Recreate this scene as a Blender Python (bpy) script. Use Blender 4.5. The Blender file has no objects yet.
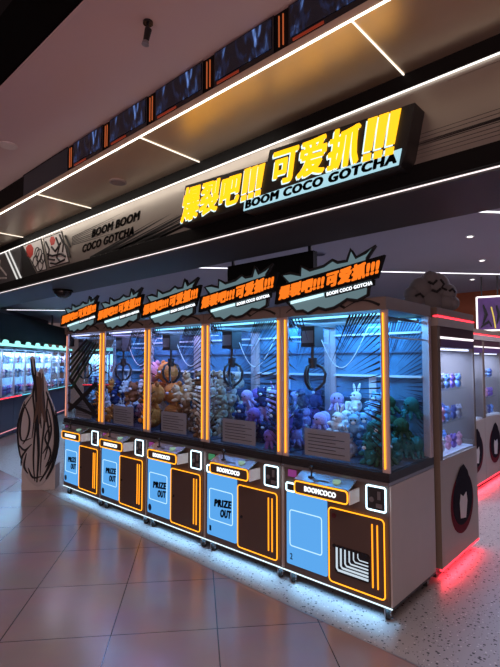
import bpy, math, random
from mathutils import Vector, Matrix

random.seed(7)
SC = bpy.context.scene
COL = SC.collection
R = math.radians

# ------------------------------------------------------------------ camera, world, lights, exposure
YAW = R(42.4)
cam = bpy.data.cameras.new('camera')
cam.sensor_fit = 'HORIZONTAL'; cam.sensor_width = 36.0; cam.lens = 470.0 / 500.0 * 36.0
cam.clip_start = 0.05; cam.clip_end = 100
camo = bpy.data.objects.new('camera', cam); COL.objects.link(camo)
SC.cycles.transparent_max_bounces = 40
camo.location = (0, 0, 1.6); camo.rotation_euler = (R(90) + math.atan(27 / 470.0), 0, YAW)
SC.camera = camo

w = bpy.data.worlds.new('mall_ambient'); SC.world = w; w.use_nodes = True
w.node_tree.nodes['Background'].inputs[0].default_value = (1.0, 0.66, 0.68, 1)
w.node_tree.nodes['Background'].inputs[1].default_value = 0.11

SC.view_settings.view_transform = 'Standard'; SC.view_settings.look = 'None'
SC.view_settings.exposure = 0.0; SC.view_settings.gamma = 1.0; SC.view_settings.use_curve_mapping = False


def area(name, loc, size, power, color, direction=(0, 0, -1), parent=None, spread=180):
    l = bpy.data.lights.new(name, 'AREA'); l.shape = 'RECTANGLE'; l.size, l.size_y = size
    l.energy = power; l.color = color; l.spread = R(spread)
    o = bpy.data.objects.new(name, l); COL.objects.link(o)
    o.location = loc
    o.rotation_euler = Vector(direction).to_track_quat('-Z', 'Y').to_euler()
    if parent: o.parent = parent
    return o


# two unseen lights added behind the camera: overhead fill and frontal fill
area('added_overhead_fill', (1.5, -2.0, 6.5), (4, 4), 260, (1.0, 0.74, 0.70))
area('added_front_fill', (2.5, -5.5, 1.9), (7, 2.6), 170, (1.0, 0.62, 0.60), (-0.45, 1, 0.12))
# the light strips' own wash on the fascia board and along the canopy edge
area('fascia_strip_lamp', (-4.2, 2.30, 3.17), (4.4, .03), 5, (1.0, 0.92, 0.82), (0, 0.55, -1))
# lamps of the shop's own ceiling
area('shop_ceiling_lamp', (-3.0, 5.2, 2.86), (3.5, 1.0), 85, (0.84, 0.76, 1.0))
area('shop_ceiling_lamp', (-7.5, 4.4, 2.86), (2.5, 1.0), 32, (0.80, 0.76, 1.0))
area('shop_ceiling_lamp', (-1.0, 6.4, 2.86), (1.2, 2.5), 42, (0.86, 0.78, 1.0))

# ------------------------------------------------------------------ materials
MATS = {}


def nodes_of(m):
    m.use_nodes = True
    nt = m.node_tree
    return nt, nt.nodes['Principled BSDF']


def mat(name, color, rough=0.6, metal=0.0, var=0.12, scale=9.0, bump=0.0, spec=0.5):
    if name in MATS: return MATS[name]
    m = bpy.data.materials.new(name); nt, b = nodes_of(m)
    tc = nt.nodes.new('ShaderNodeTexCoord'); nz = nt.nodes.new('ShaderNodeTexNoise')
    nz.inputs['Scale'].default_value = scale; nz.inputs['Detail'].default_value = 4
    nt.links.new(tc.outputs['Object'], nz.inputs['Vector'])
    mx = nt.nodes.new('ShaderNodeMix'); mx.data_type = 'RGBA'
    mx.inputs['A'].default_value = tuple(c * (1 - var) for c in color) + (1,)
    mx.inputs['B'].default_value = tuple(min(1, c * (1 + var)) for c in color) + (1,)
    nt.links.new(nz.outputs['Fac'], mx.inputs['Factor'])
    nt.links.new(mx.outputs['Result'], b.inputs['Base Color'])
    b.inputs['Roughness'].default_value = rough; b.inputs['Metallic'].default_value = metal
    b.inputs['Specular IOR Level'].default_value = spec
    if bump:
        bp = nt.nodes.new('ShaderNodeBump'); bp.inputs['Strength'].default_value = bump; bp.inputs['Distance'].default_value = 0.01
        nt.links.new(nz.outputs['Fac'], bp.inputs['Height']); nt.links.new(bp.outputs['Normal'], b.inputs['Normal'])
    MATS[name] = m
    return m


def emit(name, color, strength):
    if name in MATS: return MATS[name]
    m = bpy.data.materials.new(name); nt, b = nodes_of(m)
    b.inputs['Base Color'].default_value = (0.02, 0.02, 0.02, 1)
    b.inputs['Emission Color'].default_value = tuple(color) + (1,)
    b.inputs['Emission Strength'].default_value = strength
    MATS[name] = m
    return m


def glass(name, tint, gloss=0.08):
    m = bpy.data.materials.new(name); m.use_nodes = True; nt = m.node_tree
    nt.nodes.remove(nt.nodes['Principled BSDF'])
    out = nt.nodes['Material Output']
    t = nt.nodes.new('ShaderNodeBsdfTransparent'); t.inputs[0].default_value = tint + (1,)
    g = nt.nodes.new('ShaderNodeBsdfGlossy'); g.inputs['Roughness'].default_value = 0.02
    lw = nt.nodes.new('ShaderNodeLayerWeight'); lw.inputs[0].default_value = 0.5
    pw = nt.nodes.new('ShaderNodeMath'); pw.operation = 'POWER'; pw.inputs[1].default_value = 5.0
    f = nt.nodes.new('ShaderNodeMath'); f.operation = 'MULTIPLY_ADD'; f.inputs[1].default_value = 0.6; f.inputs[2].default_value = 0.025
    nt.links.new(lw.outputs['Facing'], pw.inputs[0]); nt.links.new(pw.outputs[0], f.inputs[0])
    mx = nt.nodes.new('ShaderNodeMixShader')
    nt.links.new(f.outputs[0], mx.inputs[0]); nt.links.new(t.outputs[0], mx.inputs[1]); nt.links.new(g.outputs[0], mx.inputs[2])
    nt.links.new(mx.outputs[0], out.inputs['Surface'])
    return m


def tile_mat():
    m = bpy.data.materials.new('mall_floor_tile'); nt, b = nodes_of(m)
    tc = nt.nodes.new('ShaderNodeTexCoord'); mp = nt.nodes.new('ShaderNodeMapping')
    mp.inputs['Rotation'].default_value = (0, 0, R(-48.8)); mp.inputs['Location'].default_value = (-0.13 + 6.2, -2.91 + 6.45, 0)
    br = nt.nodes.new('ShaderNodeTexBrick'); br.offset = 0.0; br.squash = 1.0
    br.inputs['Scale'].default_value = 1; br.inputs['Brick Width'].default_value = 0.62; br.inputs['Row Height'].default_value = 0.645
    br.inputs['Mortar Size'].default_value = 0.0035; br.inputs['Mortar Smooth'].default_value = 0.1
    br.inputs['Color1'].default_value = (0.37, 0.25, 0.225, 1); br.inputs['Color2'].default_value = (0.375, 0.254, 0.229, 1)
    br.inputs['Mortar'].default_value = (0.045, 0.035, 0.033, 1)
    nz = nt.nodes.new('ShaderNodeTexNoise'); nz.inputs['Scale'].default_value = 3.0; nz.inputs['Detail'].default_value = 6
    mul = nt.nodes.new('ShaderNodeMix'); mul.data_type = 'RGBA'; mul.blend_type = 'MULTIPLY'; mul.inputs['Factor'].default_value = 0.35
    nt.links.new(tc.outputs['Object'], mp.inputs['Vector']); nt.links.new(mp.outputs[0], br.inputs['Vector'])
    nt.links.new(mp.outputs[0], nz.inputs['Vector'])
    nt.links.new(br.outputs['Color'], mul.inputs['A']); nt.links.new(nz.outputs['Color'], mul.inputs['B'])
    nt.links.new(mul.outputs['Result'], b.inputs['Base Color'])
    b.inputs['Roughness'].default_value = 0.20; b.inputs['Specular IOR Level'].default_value = 0.7
    return m


def terrazzo_mat():
    m = bpy.data.materials.new('terrazzo'); nt, b = nodes_of(m)
    tc = nt.nodes.new('ShaderNodeTexCoord')
    prev = None
    for sc, thr, col in ((26, 0.20, (0.015, 0.015, 0.018)), (48, 0.17, (0.05, 0.05, 0.055)), (17, 0.12, (0.02, 0.018, 0.02)), (34, 0.16, (0.62, 0.58, 0.55))):
        v = nt.nodes.new('ShaderNodeTexVoronoi'); v.inputs['Scale'].default_value = sc
        nt.links.new(tc.outputs['Object'], v.inputs['Vector'])
        nz = nt.nodes.new('ShaderNodeTexNoise'); nz.inputs['Scale'].default_value = sc * 2.2
        nt.links.new(tc.outputs['Object'], nz.inputs['Vector'])
        sub = nt.nodes.new('ShaderNodeMath'); sub.operation = 'MULTIPLY_ADD'; sub.inputs[1].default_value = 0.35
        nt.links.new(nz.outputs['Fac'], sub.inputs[0]); nt.links.new(v.outputs['Distance'], sub.inputs[2])
        lt = nt.nodes.new('ShaderNodeMath'); lt.operation = 'LESS_THAN'; lt.inputs[1].default_value = thr + 0.17
        nt.links.new(sub.outputs[0], lt.inputs[0])
        mx = nt.nodes.new('ShaderNodeMix'); mx.data_type = 'RGBA'
        if prev is None: mx.inputs['A'].default_value = (0.36, 0.335, 0.325, 1)
        else: nt.links.new(prev, mx.inputs['A'])
        mx.inputs['B'].default_value = col + (1,)
        nt.links.new(lt.outputs[0], mx.inputs['Factor']); prev = mx.outputs['Result']
    nt.links.new(prev, b.inputs['Base Color'])
    b.inputs['Roughness'].default_value = 0.38
    return m


def screen_mat():
    m = bpy.data.materials.new('video_screen_picture'); nt, b = nodes_of(m)
    tc = nt.nodes.new('ShaderNodeTexCoord'); mp = nt.nodes.new('ShaderNodeMapping')
    mp.inputs['Rotation'].default_value = (0, 0.6, 0); mp.inputs['Scale'].default_value = (2.4, 1, 1.1)
    nz = nt.nodes.new('ShaderNodeTexNoise'); nz.inputs['Scale'].default_value = 5; nz.inputs['Detail'].default_value = 7; nz.inputs['Distortion'].default_value = 1.2
    cr = nt.nodes.new('ShaderNodeValToRGB'); e = cr.color_ramp.elements
    e[0].position = 0.49; e[0].color = (0.001, 0.002, 0.005, 1); e[1].position = 0.74; e[1].color = (0.16, 0.30, 0.75, 1)
    x = e.new(0.58); x.color = (0.006, 0.015, 0.05, 1)
    nt.links.new(tc.outputs['Object'], mp.inputs[0]); nt.links.new(mp.outputs[0], nz.inputs['Vector']); nt.links.new(nz.outputs['Fac'], cr.inputs[0])
    b.inputs['Base Color'].default_value = (0.01, 0.01, 0.012, 1); b.inputs['Roughness'].default_value = 0.25
    nt.links.new(cr.outputs[0], b.inputs['Emission Color']); b.inputs['Emission Strength'].default_value = 1.0
    return m


def fur(name, color):
    return mat('plush_' + name, color, rough=0.95, var=0.3, scale=60, bump=0.6, spec=0.1)


M_TILE = tile_mat(); M_TERR = terrazzo_mat(); M_SCREEN = screen_mat()
M_GLASS = glass('clear_glass', (0.93, 0.96, 0.98))
M_ACRYL = glass('grey_acrylic', (0.86, 0.85, 0.87))
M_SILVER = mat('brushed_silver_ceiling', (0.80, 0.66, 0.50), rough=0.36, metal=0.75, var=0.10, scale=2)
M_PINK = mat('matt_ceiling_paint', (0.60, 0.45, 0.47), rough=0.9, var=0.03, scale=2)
M_VOID = mat('black_void_ceiling', (0.003, 0.0025, 0.003), rough=0.95, spec=0.1)
M_BLACK = mat('black_panel', (0.005, 0.005, 0.0055), rough=0.6, spec=0.12)
M_SIGNBODY = mat('sign_body', (0.006, 0.006, 0.007), rough=0.55)
M_BLACKGLOSS = mat('gloss_black', (0.012, 0.012, 0.014), rough=0.2)
M_SOFFIT = mat('dark_soffit', (0.035, 0.028, 0.028), rough=0.55, var=0.08)
M_SHOPCEIL = mat('shop_ceiling_paint', (0.40, 0.38, 0.43), rough=0.9, var=0.04, scale=2)
M_SHOPWALL = mat('dark_shop_wall', (0.05, 0.048, 0.075), rough=0.8)
M_ORANGEWALL = mat('orange_shop_wall', (0.42, 0.10, 0.03), rough=0.7)
M_ART = mat('silver_art_board', (0.33, 0.295, 0.26), rough=0.36, metal=0.7, var=0.10, scale=3)
M_INK = mat('black_ink', (0.006, 0.006, 0.007), rough=0.6)
M_RED = mat('red_print', (0.45, 0.03, 0.02), rough=0.6)
M_PALE = mat('pale_print', (0.62, 0.60, 0.58), rough=0.6)
M_BROWN = mat('brown_front_laminate', (0.105, 0.075, 0.066), rough=0.42, var=0.06)
M_DOOR = mat('brown_door_laminate', (0.085, 0.055, 0.046), rough=0.40, var=0.06)
M_SIDE = mat('pale_side_laminate', (0.46, 0.42, 0.41), rough=0.55, var=0.05)
M_HEAD = mat('taupe_header', (0.17, 0.135, 0.12), rough=0.5, var=0.08)
M_METAL = mat('machine_metal', (0.30, 0.30, 0.32), rough=0.35, metal=0.8)
M_DARK = mat('dark_plastic', (0.02, 0.02, 0.024), rough=0.4)
M_POST = mat('satin_post', (0.62, 0.52, 0.54), rough=0.3, metal=0.4)
M_BACKP = mat('pale_blue_back_panel', (0.14, 0.33, 0.52), rough=0.18, metal=0.35, var=0.75, scale=5)
M_NAVYINK = mat('navy_ink', (0.02, 0.03, 0.07), rough=0.5)
M_RAILBLUE = mat('steel_blue_rail', (0.12, 0.18, 0.28), rough=0.3, metal=0.4)
M_INFLOOR = mat('machine_inner_floor', (0.06, 0.07, 0.10), rough=0.35)
M_WHITE = mat('white_plastic', (0.75, 0.75, 0.76), rough=0.4, var=0.04)
M_RUBBER = mat('black_rubber', (0.012, 0.012, 0.012), rough=0.8)
M_STAND = mat('grey_standee_board', (0.38, 0.35, 0.345), rough=0.7)
M_HAIR = mat('brown_brush_colour', (0.10, 0.06, 0.045), rough=0.7)
M_GREENINK = mat('dark_green_ink', (0.02, 0.05, 0.03), rough=0.6)
M_CLOUD = mat('grey_cloud_foam', (0.17, 0.165, 0.17), rough=0.85, bump=0.2)
M_BEIGE = mat('beige_cabinet_laminate', (0.40, 0.36, 0.33), rough=0.55, var=0.05)
M_TAUPE = mat('taupe_cabinet_side', (0.17, 0.13, 0.10), rough=0.6, var=0.08)
M_PURPLE = mat('purple_band', (0.13, 0.07, 0.20), rough=0.4)

E_WARM = emit('warm_white_led', (1.0, 0.88, 0.74), 5.0)
E_CROSS = emit('canopy_cross_led', (1.0, 0.88, 0.74), 1.6)
E_PANEL = emit('fascia_led', (1.0, 0.93, 0.86), 1.8)
E_SOFT = emit('soffit_led', (1.0, 0.86, 0.86), 1.3)
E_COOL = emit('shop_led', (0.95, 0.93, 1.0), 2.2)
E_NEON = emit('orange_neon', (1.0, 0.35, 0.012), 2.1)
E_SALMON = emit('salmon_neon', (1.0, 0.38, 0.26), 1.0)
E_NEON2 = emit('amber_neon', (1.0, 0.32, 0.010), 1.7)
E_ICE = emit('ice_white_neon', (0.62, 0.88, 1.0), 2.6)
E_BLUEP = emit('blue_light_panel', (0.11, 0.44, 0.97), 0.88)
E_LINE = emit('pale_panel_line', (0.55, 0.85, 1.0), 1.15)
E_BASE = emit('base_light', (0.72, 0.90, 1.0), 1.4)
E_YEL = emit('yellow_sign_letters', (1.0, 0.47, 0.008), 1.6)
E_WHT = emit('white_sign_letters', (0.70, 0.95, 1.0), 1.2)
E_SUB = emit('pale_sign_face', (0.50, 0.85, 0.98), 0.85)
E_ORL = emit('orange_letters', (1.0, 0.19, 0.008), 1.1)
E_BURST = emit('lit_burst_face', (0.40, 0.66, 0.74), 0.27)
E_HALO = emit('plate_halo', (0.62, 0.93, 1.0), 1.2)
E_NAME = emit('nameplate_letters', (0.9, 0.95, 1.0), 1.4)
E_CYAN = emit('cyan_interior_led', (0.22, 0.72, 1.0), 2.5)
E_VIOL = emit('violet_interior_led', (0.60, 0.62, 1.0), 2.5)
E_RED = emit('red_led', (1.0, 0.03, 0.05), 3.0)
E_MINT = emit('mint_marquee', (0.35, 0.95, 0.90), 1.3)
E_MAG = emit('magenta_screen', (0.35, 0.05, 0.30), 0.6)
E_GRN = emit('green_screen', (0.06, 0.35, 0.16), 0.6)
E_ORB = emit('orange_light_bar', (1.0, 0.20, 0.05), 0.4)
E_TICK = emit('red_ticker', (0.8, 0.06, 0.01), 0.22)
E_DOT = emit('downlight_glow', (1.0, 0.95, 0.92), 3.0)
E_FRAME = emit('poster_frame_light', (1.0, 0.93, 0.90), 1.8)
E_YLINE = emit('yellow_poster_stroke', (1.0, 0.75, 0.1), 0.8)


# ------------------------------------------------------------------ mesh helpers
class MB:
    def __init__(s):
        s.v, s.f, s.m = [], [], []

    def add(s, vs, fs, mi=0):
        o = len(s.v); s.v += [tuple(p) for p in vs]; s.f += [tuple(i + o for i in f) for f in fs]; s.m += [mi] * len(fs)
        return s

    def box(s, x0, x1, y0, y1, z0, z1, mi=0):
        vs = [(x, y, z) for z in (z0, z1) for y in (y0, y1) for x in (x0, x1)]
        return s.add(vs, [(0, 2, 3, 1), (4, 5, 7, 6), (0, 1, 5, 4), (2, 6, 7, 3), (0, 4, 6, 2), (1, 3, 7, 5)], mi)

    def prism(s, poly, y0, y1, mi=0, mi_side=None):        # outline in x, z given depth in y
        n = len(poly)
        s.add([(x, y0, z) for x, z in poly], [tuple(range(n))], mi)
        s.add([(x, y1, z) for x, z in poly], [tuple(reversed(range(n)))], mi)
        vs = [(x, y0, z) for x, z in poly] + [(x, y1, z) for x, z in poly]
        return s.add(vs, [(i, i + n, (i + 1) % n + n, (i + 1) % n) for i in range(n)], mi if mi_side is None else mi_side)

    def tube(s, pts, r, closed=False, n=6, mi=0, taper=None):
        P = [Vector(p) for p in pts]; k = len(P); rings = []
        for i in range(k):
            a = P[(i - 1) % k] if (closed or i) else P[i]
            b = P[(i + 1) % k] if (closed or i < k - 1) else P[i]
            t = (b - a).normalized()
            ref = Vector((0, 1, 0)) if abs(t.y) < 0.9 else Vector((1, 0, 0))
            e1 = t.cross(ref).normalized(); e2 = t.cross(e1)
            rr = r if taper is None else r * taper(i / (k - 1))
            rings.append([P[i] + (e1 * math.cos(q) + e2 * math.sin(q)) * rr for q in (2 * math.pi * j / n for j in range(n))])
        vs = [p for g in rings for p in g]; fs = []
        for i in range(k if closed else k - 1):
            a, b = i * n, ((i + 1) % k) * n
            fs += [(a + j, a + (j + 1) % n, b + (j + 1) % n, b + j) for j in range(n)]
        if not closed: fs += [tuple(reversed(range(n))), tuple(range((k - 1) * n, k * n))]
        return s.add(vs, fs, mi)

    def cyl(s, a, b, r, n=16, mi=0, r2=None):
        return s.tube([a, b], r, n=n, mi=mi, taper=None if r2 is None else (lambda t: 1 + (r2 / r - 1) * t))

    def ball(s, c, r, seg=12, ring=8, mi=0, rot=None):
        if not isinstance(r, tuple): r = (r, r, r)
        vs = []
        for i in range(1, ring):
            th = math.pi * i / ring
            for j in range(seg):
                ph = 2 * math.pi * j / seg
                vs.append(Vector((r[0] * math.sin(th) * math.cos(ph), r[1] * math.sin(th) * math.sin(ph), r[2] * math.cos(th))))
        vs += [Vector((0, 0, r[2])), Vector((0, 0, -r[2]))]
        if rot: vs = [rot @ p for p in vs]
        vs = [p + Vector(c) for p in vs]; fs = []
        for i in range(ring - 2):
            for j in range(seg):
                fs.append((i * seg + j, (i + 1) * seg + j, (i + 1) * seg + (j + 1) % seg, i * seg + (j + 1) % seg))
        t, b = len(vs) - 2, len(vs) - 1
        for j in range(seg):
            fs.append((t, j, (j + 1) % seg)); l = (ring - 2) * seg
            fs.append((b, l + (j + 1) % seg, l + j))
        return s.add(vs, fs, mi)

    def text(s, body, x0, z0, wd, ht, y, shear=0.0, slope=0.0, depth=0.004, mi=0, bold=0.0, taper=0.0):
        tv, tf = text_mesh(body, bold)
        vs = [(x0 + a * wd + shear * b * ht, y - c * depth, z0 + b * ht * (1 - taper * a) + slope * a * wd) for a, b, c in tv]
        return s.add(vs, tf, mi)

    def mesh(s, name, mats, smooth=False):
        me = bpy.data.meshes.new(name)
        me.from_pydata([tuple(p) for p in s.v], [], s.f)
        for m in (mats if isinstance(mats, (list, tuple)) else [mats]): me.materials.append(m)
        me.polygons.foreach_set('material_index', s.m)
        if smooth: me.polygons.foreach_set('use_smooth', [True] * len(s.f))
        me.update()
        return me

    def build(s, name, mats, parent=None, smooth=False, loc=(0, 0, 0), rot=(0, 0, 0)):
        return link(name, s.mesh(name, mats, smooth), parent, loc, rot)


TEXTS = {}


def text_mesh(body, bold):
    key = (body, bold)
    if key in TEXTS: return TEXTS[key]
    cu = bpy.data.curves.new('lettering', 'FONT'); cu.body = body; cu.extrude = 0.5; cu.space_character = 1.0 + bold * 2.0; cu.resolution_u = 3
    o = bpy.data.objects.new('lettering', cu); COL.objects.link(o)
    me = bpy.data.meshes.new_from_object(o.evaluated_get(bpy.context.evaluated_depsgraph_get()))
    base = [tuple(v.co) for v in me.vertices]; bf = [tuple(p.vertices) for p in me.polygons]
    bpy.data.objects.remove(o); bpy.data.curves.remove(cu); bpy.data.meshes.remove(me)
    vs, fs = [], []
    shifts = [(0, 0)] if not bold else [(dx * bold, dy * bold * 0.7) for dx, dy in ((-1, 0), (1, 0), (0, 0), (-0.7, 0.8), (0.7, 0.8), (-0.7, -0.8), (0.7, -0.8))]
    for dx, dy in shifts:
        o = len(vs); vs += [(x + dx, y + dy, z) for x, y, z in base]; fs += [tuple(i + o for i in f) for f in bf]
    x0, x1 = min(v[0] for v in vs), max(v[0] for v in vs); y0, y1 = min(v[1] for v in vs), max(v[1] for v in vs)
    vs = [((x - x0) / (x1 - x0), (y - y0) / (y1 - y0), z) for x, y, z in vs]
    TEXTS[key] = (vs, fs)
    return TEXTS[key]


def link(name, data, parent=None, loc=(0, 0, 0), rot=(0, 0, 0)):
    o = bpy.data.objects.new(name, data); COL.objects.link(o)
    o.location = loc; o.rotation_euler = rot
    if parent: o.parent = parent
    return o


def tag(o, label, cat, group=None, kind=None):
    o['label'] = label; o['category'] = cat
    if group: o['group'] = group
    if kind: o['kind'] = kind
    return o


def thing(name, label, cat, loc=(0, 0, 0), rz=0.0, group=None):
    return tag(link(name, None, None, loc, (0, 0, rz)), label, cat, group)


def struct(name, mb, mats, label=None, parent=None):
    o = mb.build(name, mats, parent)
    o['kind'] = 'structure'
    return o


def rrect(x0, x1, z0, z1, r, y, k=5):
    pts = []
    for cx, cz, a0 in ((x1 - r, z1 - r, 0), (x0 + r, z1 - r, 90), (x0 + r, z0 + r, 180), (x1 - r, z0 + r, 270)):
        for i in range(k + 1):
            a = R(a0 + 90 * i / k); pts.append((cx + r * math.cos(a), y, cz + r * math.sin(a)))
    return pts


def rpoly(*a):
    return [(p[0], p[2]) for p in rrect(*a)]


CACHE = {}


def shared(key, fn):
    if key not in CACHE: CACHE[key] = fn()
    return CACHE[key]


U = Vector((math.cos(R(48.8)), math.sin(R(48.8)), 0)); V = Vector((-U.y, U.x, 0))


def G(u, v, z=0.0):
    p = U * u + V * v; return (p.x, p.y, z)


# ------------------------------------------------------------------ the setting
def edge_y(x): return 2.485 - 0.0327 * (x + 1.06)


def flat(pts, z):
    b = MB(); n = len(pts)
    b.add([(x, y, z) for x, y in pts] + [(x, y, z - 0.1) for x, y in pts], [tuple(range(n))] + [(i, i + n, (i + 1) % n + n, (i + 1) % n) for i in range(n)])
    return b


struct('floor', flat([(-16, -8), (8, -8), (8, edge_y(8)), (-16, edge_y(-16))], 0), M_TILE)
struct('floor_shop', flat([(-16, edge_y(-16)), (8, edge_y(8)), (8, 12), (-16, 12)], 0), M_TERR)
trim = MB(); trim.add([(-16, edge_y(-16) - .004, .001), (8, edge_y(8) - .004, .001), (8, edge_y(8) + .006, .001), (-16, edge_y(-16) + .006, .001)], [(0, 1, 2, 3)])
struct('trim_1', trim, M_METAL)
struct('ceiling_shop', MB().box(-16, 3, 3.15, 12, 2.9, 3.0), M_SHOPCEIL)
struct('wall_back', MB().box(-16, 3, 10.2, 10.4, 0, 2.9), M_SHOPWALL)
wr = struct('wall_side', MB().box(0, 7.6, 0, .15, 0, 2.9), M_SHOPWALL); wr.location = (2.2, 2.6, 0); wr.rotation_euler = (0, 0, R(90))
wl = struct('wall_left', MB().box(-2.5, 8, 0, .15, 0, 2.9), M_SHOPWALL); wl.location = G(-4.85, 8.0); wl.rotation_euler = (0, 0, R(138.8))
struct('wall_orange', MB().box(-3.6, -2.2, 9.4, 9.5, 0, 2.9), M_ORANGEWALL)
# storefront header: soffit, fascia, silver canopy, screen bulkhead, mall ceiling
struct('wall_header', MB().box(-16, 3, 2.5, 3.15, 2.54, 3.2), M_SOFFIT)
struct('trim_2', MB().box(-16, 3, 2.47, 2.5, 2.565, 2.672), M_BLACK)
struct('trim_3', MB().box(-16, 3, 2.46, 2.5, 3.112, 3.2), M_BLACK)
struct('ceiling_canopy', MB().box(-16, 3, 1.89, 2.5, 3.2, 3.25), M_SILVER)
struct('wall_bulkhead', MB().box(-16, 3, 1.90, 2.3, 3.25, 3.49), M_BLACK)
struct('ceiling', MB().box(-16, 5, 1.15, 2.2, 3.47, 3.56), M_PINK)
struct('ceiling_void', MB().box(-16, 5, 0.9, 1.15, 3.48, 5.0), M_VOID)


def led(name, label, x0, x1, y0, y1, z0, z1, em, group=None):
    return tag(MB().box(x0, x1, y0, y1, z0, z1).build(name, em), label, 'light strip', group)


led('led_strip', 'long warm white light strip along the front edge of the silver canopy', -16, 3, 1.879, 1.889, 3.191, 3.197, E_WARM)
led('led_strip', 'thin white light strip along the top of the silver comic fascia', -16, 3, 2.464, 2.476, 3.105, 3.110, E_PANEL)
led('led_strip', 'long white light strip on the dark beam below the fascia', -16, 3, 2.484, 2.494, 2.549, 2.554, E_SOFT)
cross = [(-1.08, 'cross light strip in the silver canopy above the yellow sign'), (-2.80, 'cross light strip in the silver canopy next to the round canopy speaker'),
         (-4.51, 'cross light strip in the silver canopy above the black fascia wording'), (-6.24, 'cross light strip in the silver canopy above the comic art at the corner')]
for x, lb in cross:
    led('led_strip', lb, x - .0035, x + .0035, 1.89, 2.46, 3.194, 3.204, E_CROSS, 'cross light strips in the canopy')

# video screens with orange light bars between them
bars = [-3.83, -3.25, -2.66, -2.07, -1.50, -.92, -.34]
names = ['beside the blank dark end panel', 'second from the blank dark end panel', 'third from the blank dark end panel', 'fourth from the blank dark end panel', 'above the long yellow sign', 'above the end of the yellow sign']
for i in range(len(bars) - 1):
    a, b = bars[i] + .05, bars[i + 1] - .05
    t = thing('video_screen', 'dark blue video screen on the bulkhead, ' + names[i], 'screen', ((a + b) / 2, 1.9, 3.25), 0, 'video screens on the bulkhead')
    hw = (b - a) / 2
    fr = MB(); fr.box(-hw, hw, -.012, -.002, .0, .215)
    fr.build('frame', M_BLACKGLOSS, t)
    MB().box(-hw + .015, hw - .015, -.016, -.0125, .035, .205).build('display', M_SCREEN, t)
    MB().box(-hw + .03, hw - .26, -.018, -.0125, .006, .020).build('ticker', E_TICK, t)
for i, x in enumerate(bars):
    t = thing('light_bar', 'pair of thin orange light tubes on the bulkhead, ' + (['at its blank end', 'after the first screen', 'after the second screen', 'after the third screen', 'after the fourth screen', 'after the fifth screen', 'after the last screen'][i]), 'light', (x, 1.9, 3.27), 0, 'orange light bars on the bulkhead')
    for dx in (-.014, .014):
        MB().cyl((dx, -.012, 0), (dx, -.012, .17), .004, 8).build('tube', E_ORB, t)
t = thing('blank_screen', 'blank dark blue panel at the far end of the bulkhead screens', 'screen', (-4.35, 1.9, 3.25))
MB().box(-.46, .46, -.012, -.002, .0, .215).build('panel', mat('blank_blue', (0.02, 0.035, 0.055), rough=0.35), t)
MB().box(-.47, .47, -.016, -.0125, .208, .216).build('edge_trim', M_BLACKGLOSS, t)

# ceiling fittings
t = thing('spotlight', 'small black spotlight hanging from the mauve ceiling', 'lamp', (-2.1, 1.463, 3.47))
MB().cyl((0, 0, 0), (0, 0, -.012), .028, 16).build('mount', M_BLACKGLOSS, t)
MB().cyl((0, 0, -.012), (0, 0, -.05), .008, 8).build('stem', M_BLACKGLOSS, t)
MB().cyl((.004, 0, -.045), (-.004, -.01, -.115), .020, 14, r2=.016).build('housing', M_BLACKGLOSS, t)
MB().cyl((-.004, -.01, -.115), (-.006, -.012, -.135), .017, 14, r2=.021).build('lens', M_METAL, t)


def disc_fit(name, label, cat, loc, r, rim, face, th=.012):
    t = thing(name, label, cat, loc)
    MB().cyl((0, 0, 0), (0, 0, -th), r, 28).build('ring', rim, t)
    MB().cyl((0, 0, -th), (0, 0, -th - .003), r * .82, 28).build('grille', face, t)
    return t


M_SPK = mat('speaker_cloth', (0.42, 0.37, 0.35), rough=0.8)
disc_fit('ceiling_speaker', 'round flush speaker in the silver canopy', 'speaker', (-3.652, 2.247, 3.2), .075, M_SPK, mat('speaker_mesh', (0.30, 0.26, 0.25), rough=0.9, scale=200))
disc_fit('ceiling_downlight', 'round unlit pale downlight in the mauve mall ceiling', 'lamp', (-4.238, 1.523, 3.47), .075, mat('pale_rim', (0.62, 0.55, 0.55), rough=0.6), mat('pale_lens', (0.68, 0.60, 0.60), rough=0.5))
spots = [((-2.641, 3.998), 'tiny lit ceiling downlight over the near claw machine topper'), ((-1.571, 5.132), 'tiny lit ceiling downlight over the aisle, nearest the street sign beam'),
         ((-1.843, 6.476), 'tiny lit ceiling downlight above the neon framed posters'), ((-2.924, 7.671), 'tiny lit ceiling downlight above the orange wall'),
         ((-2.40, 7.9), 'tiny lit ceiling downlight between orange wall and posters'), ((-5.516, 3.554), 'tiny lit ceiling downlight above the far claw machine toppers')]
for (x, y), lb in spots:
    t = thing('ceiling_downlight', lb, 'lamp', (x, y, 2.9), 0, 'lit downlights in the shop ceiling')
    MB().cyl((0, 0, 0), (0, 0, -.008), .045, 20).build('ring', M_WHITE, t)
    MB().cyl((0, 0, -.008), (0, 0, -.011), .028, 20).build('lens', E_DOT, t)
disc_fit('ceiling_vent', 'round grey ceiling disc beside the black hanging panel', 'vent', (-3.2, 4.75, 2.9), .09, M_SHOPCEIL, M_SHOPWALL)
for u0, u1, v, lb in ((1.94, 3.9, 3.78, 'white shop ceiling light line nearest the fascia beam'), (-1.6, 5.2, 6.55, 'long white shop ceiling light line behind the claw machine toppers'), (-5.4, -1.0, 12.6, 'white shop ceiling light line near the far machine row')):
    o = MB().box(0, u1 - u0, -.012, .012, -.008, 0).build('ceiling_light_line', E_COOL, None, loc=G(u0, v, 2.9), rot=(0, 0, R(48.8)))
    tag(o, lb, 'light strip', 'light lines in the shop ceiling')
t = thing('hanging_sign', 'black flat sign hanging behind the claw machine toppers', 'sign', (-3.42, 3.4, 2.25))
MB().box(0, 1.07, 0, .06, 0, .32).build('case', M_BLACK, t)
for hx in (.04, 1.0): MB().box(hx, hx + .03, .02, .04, .32, .65).build('hanger', M_DARK, t)
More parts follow.
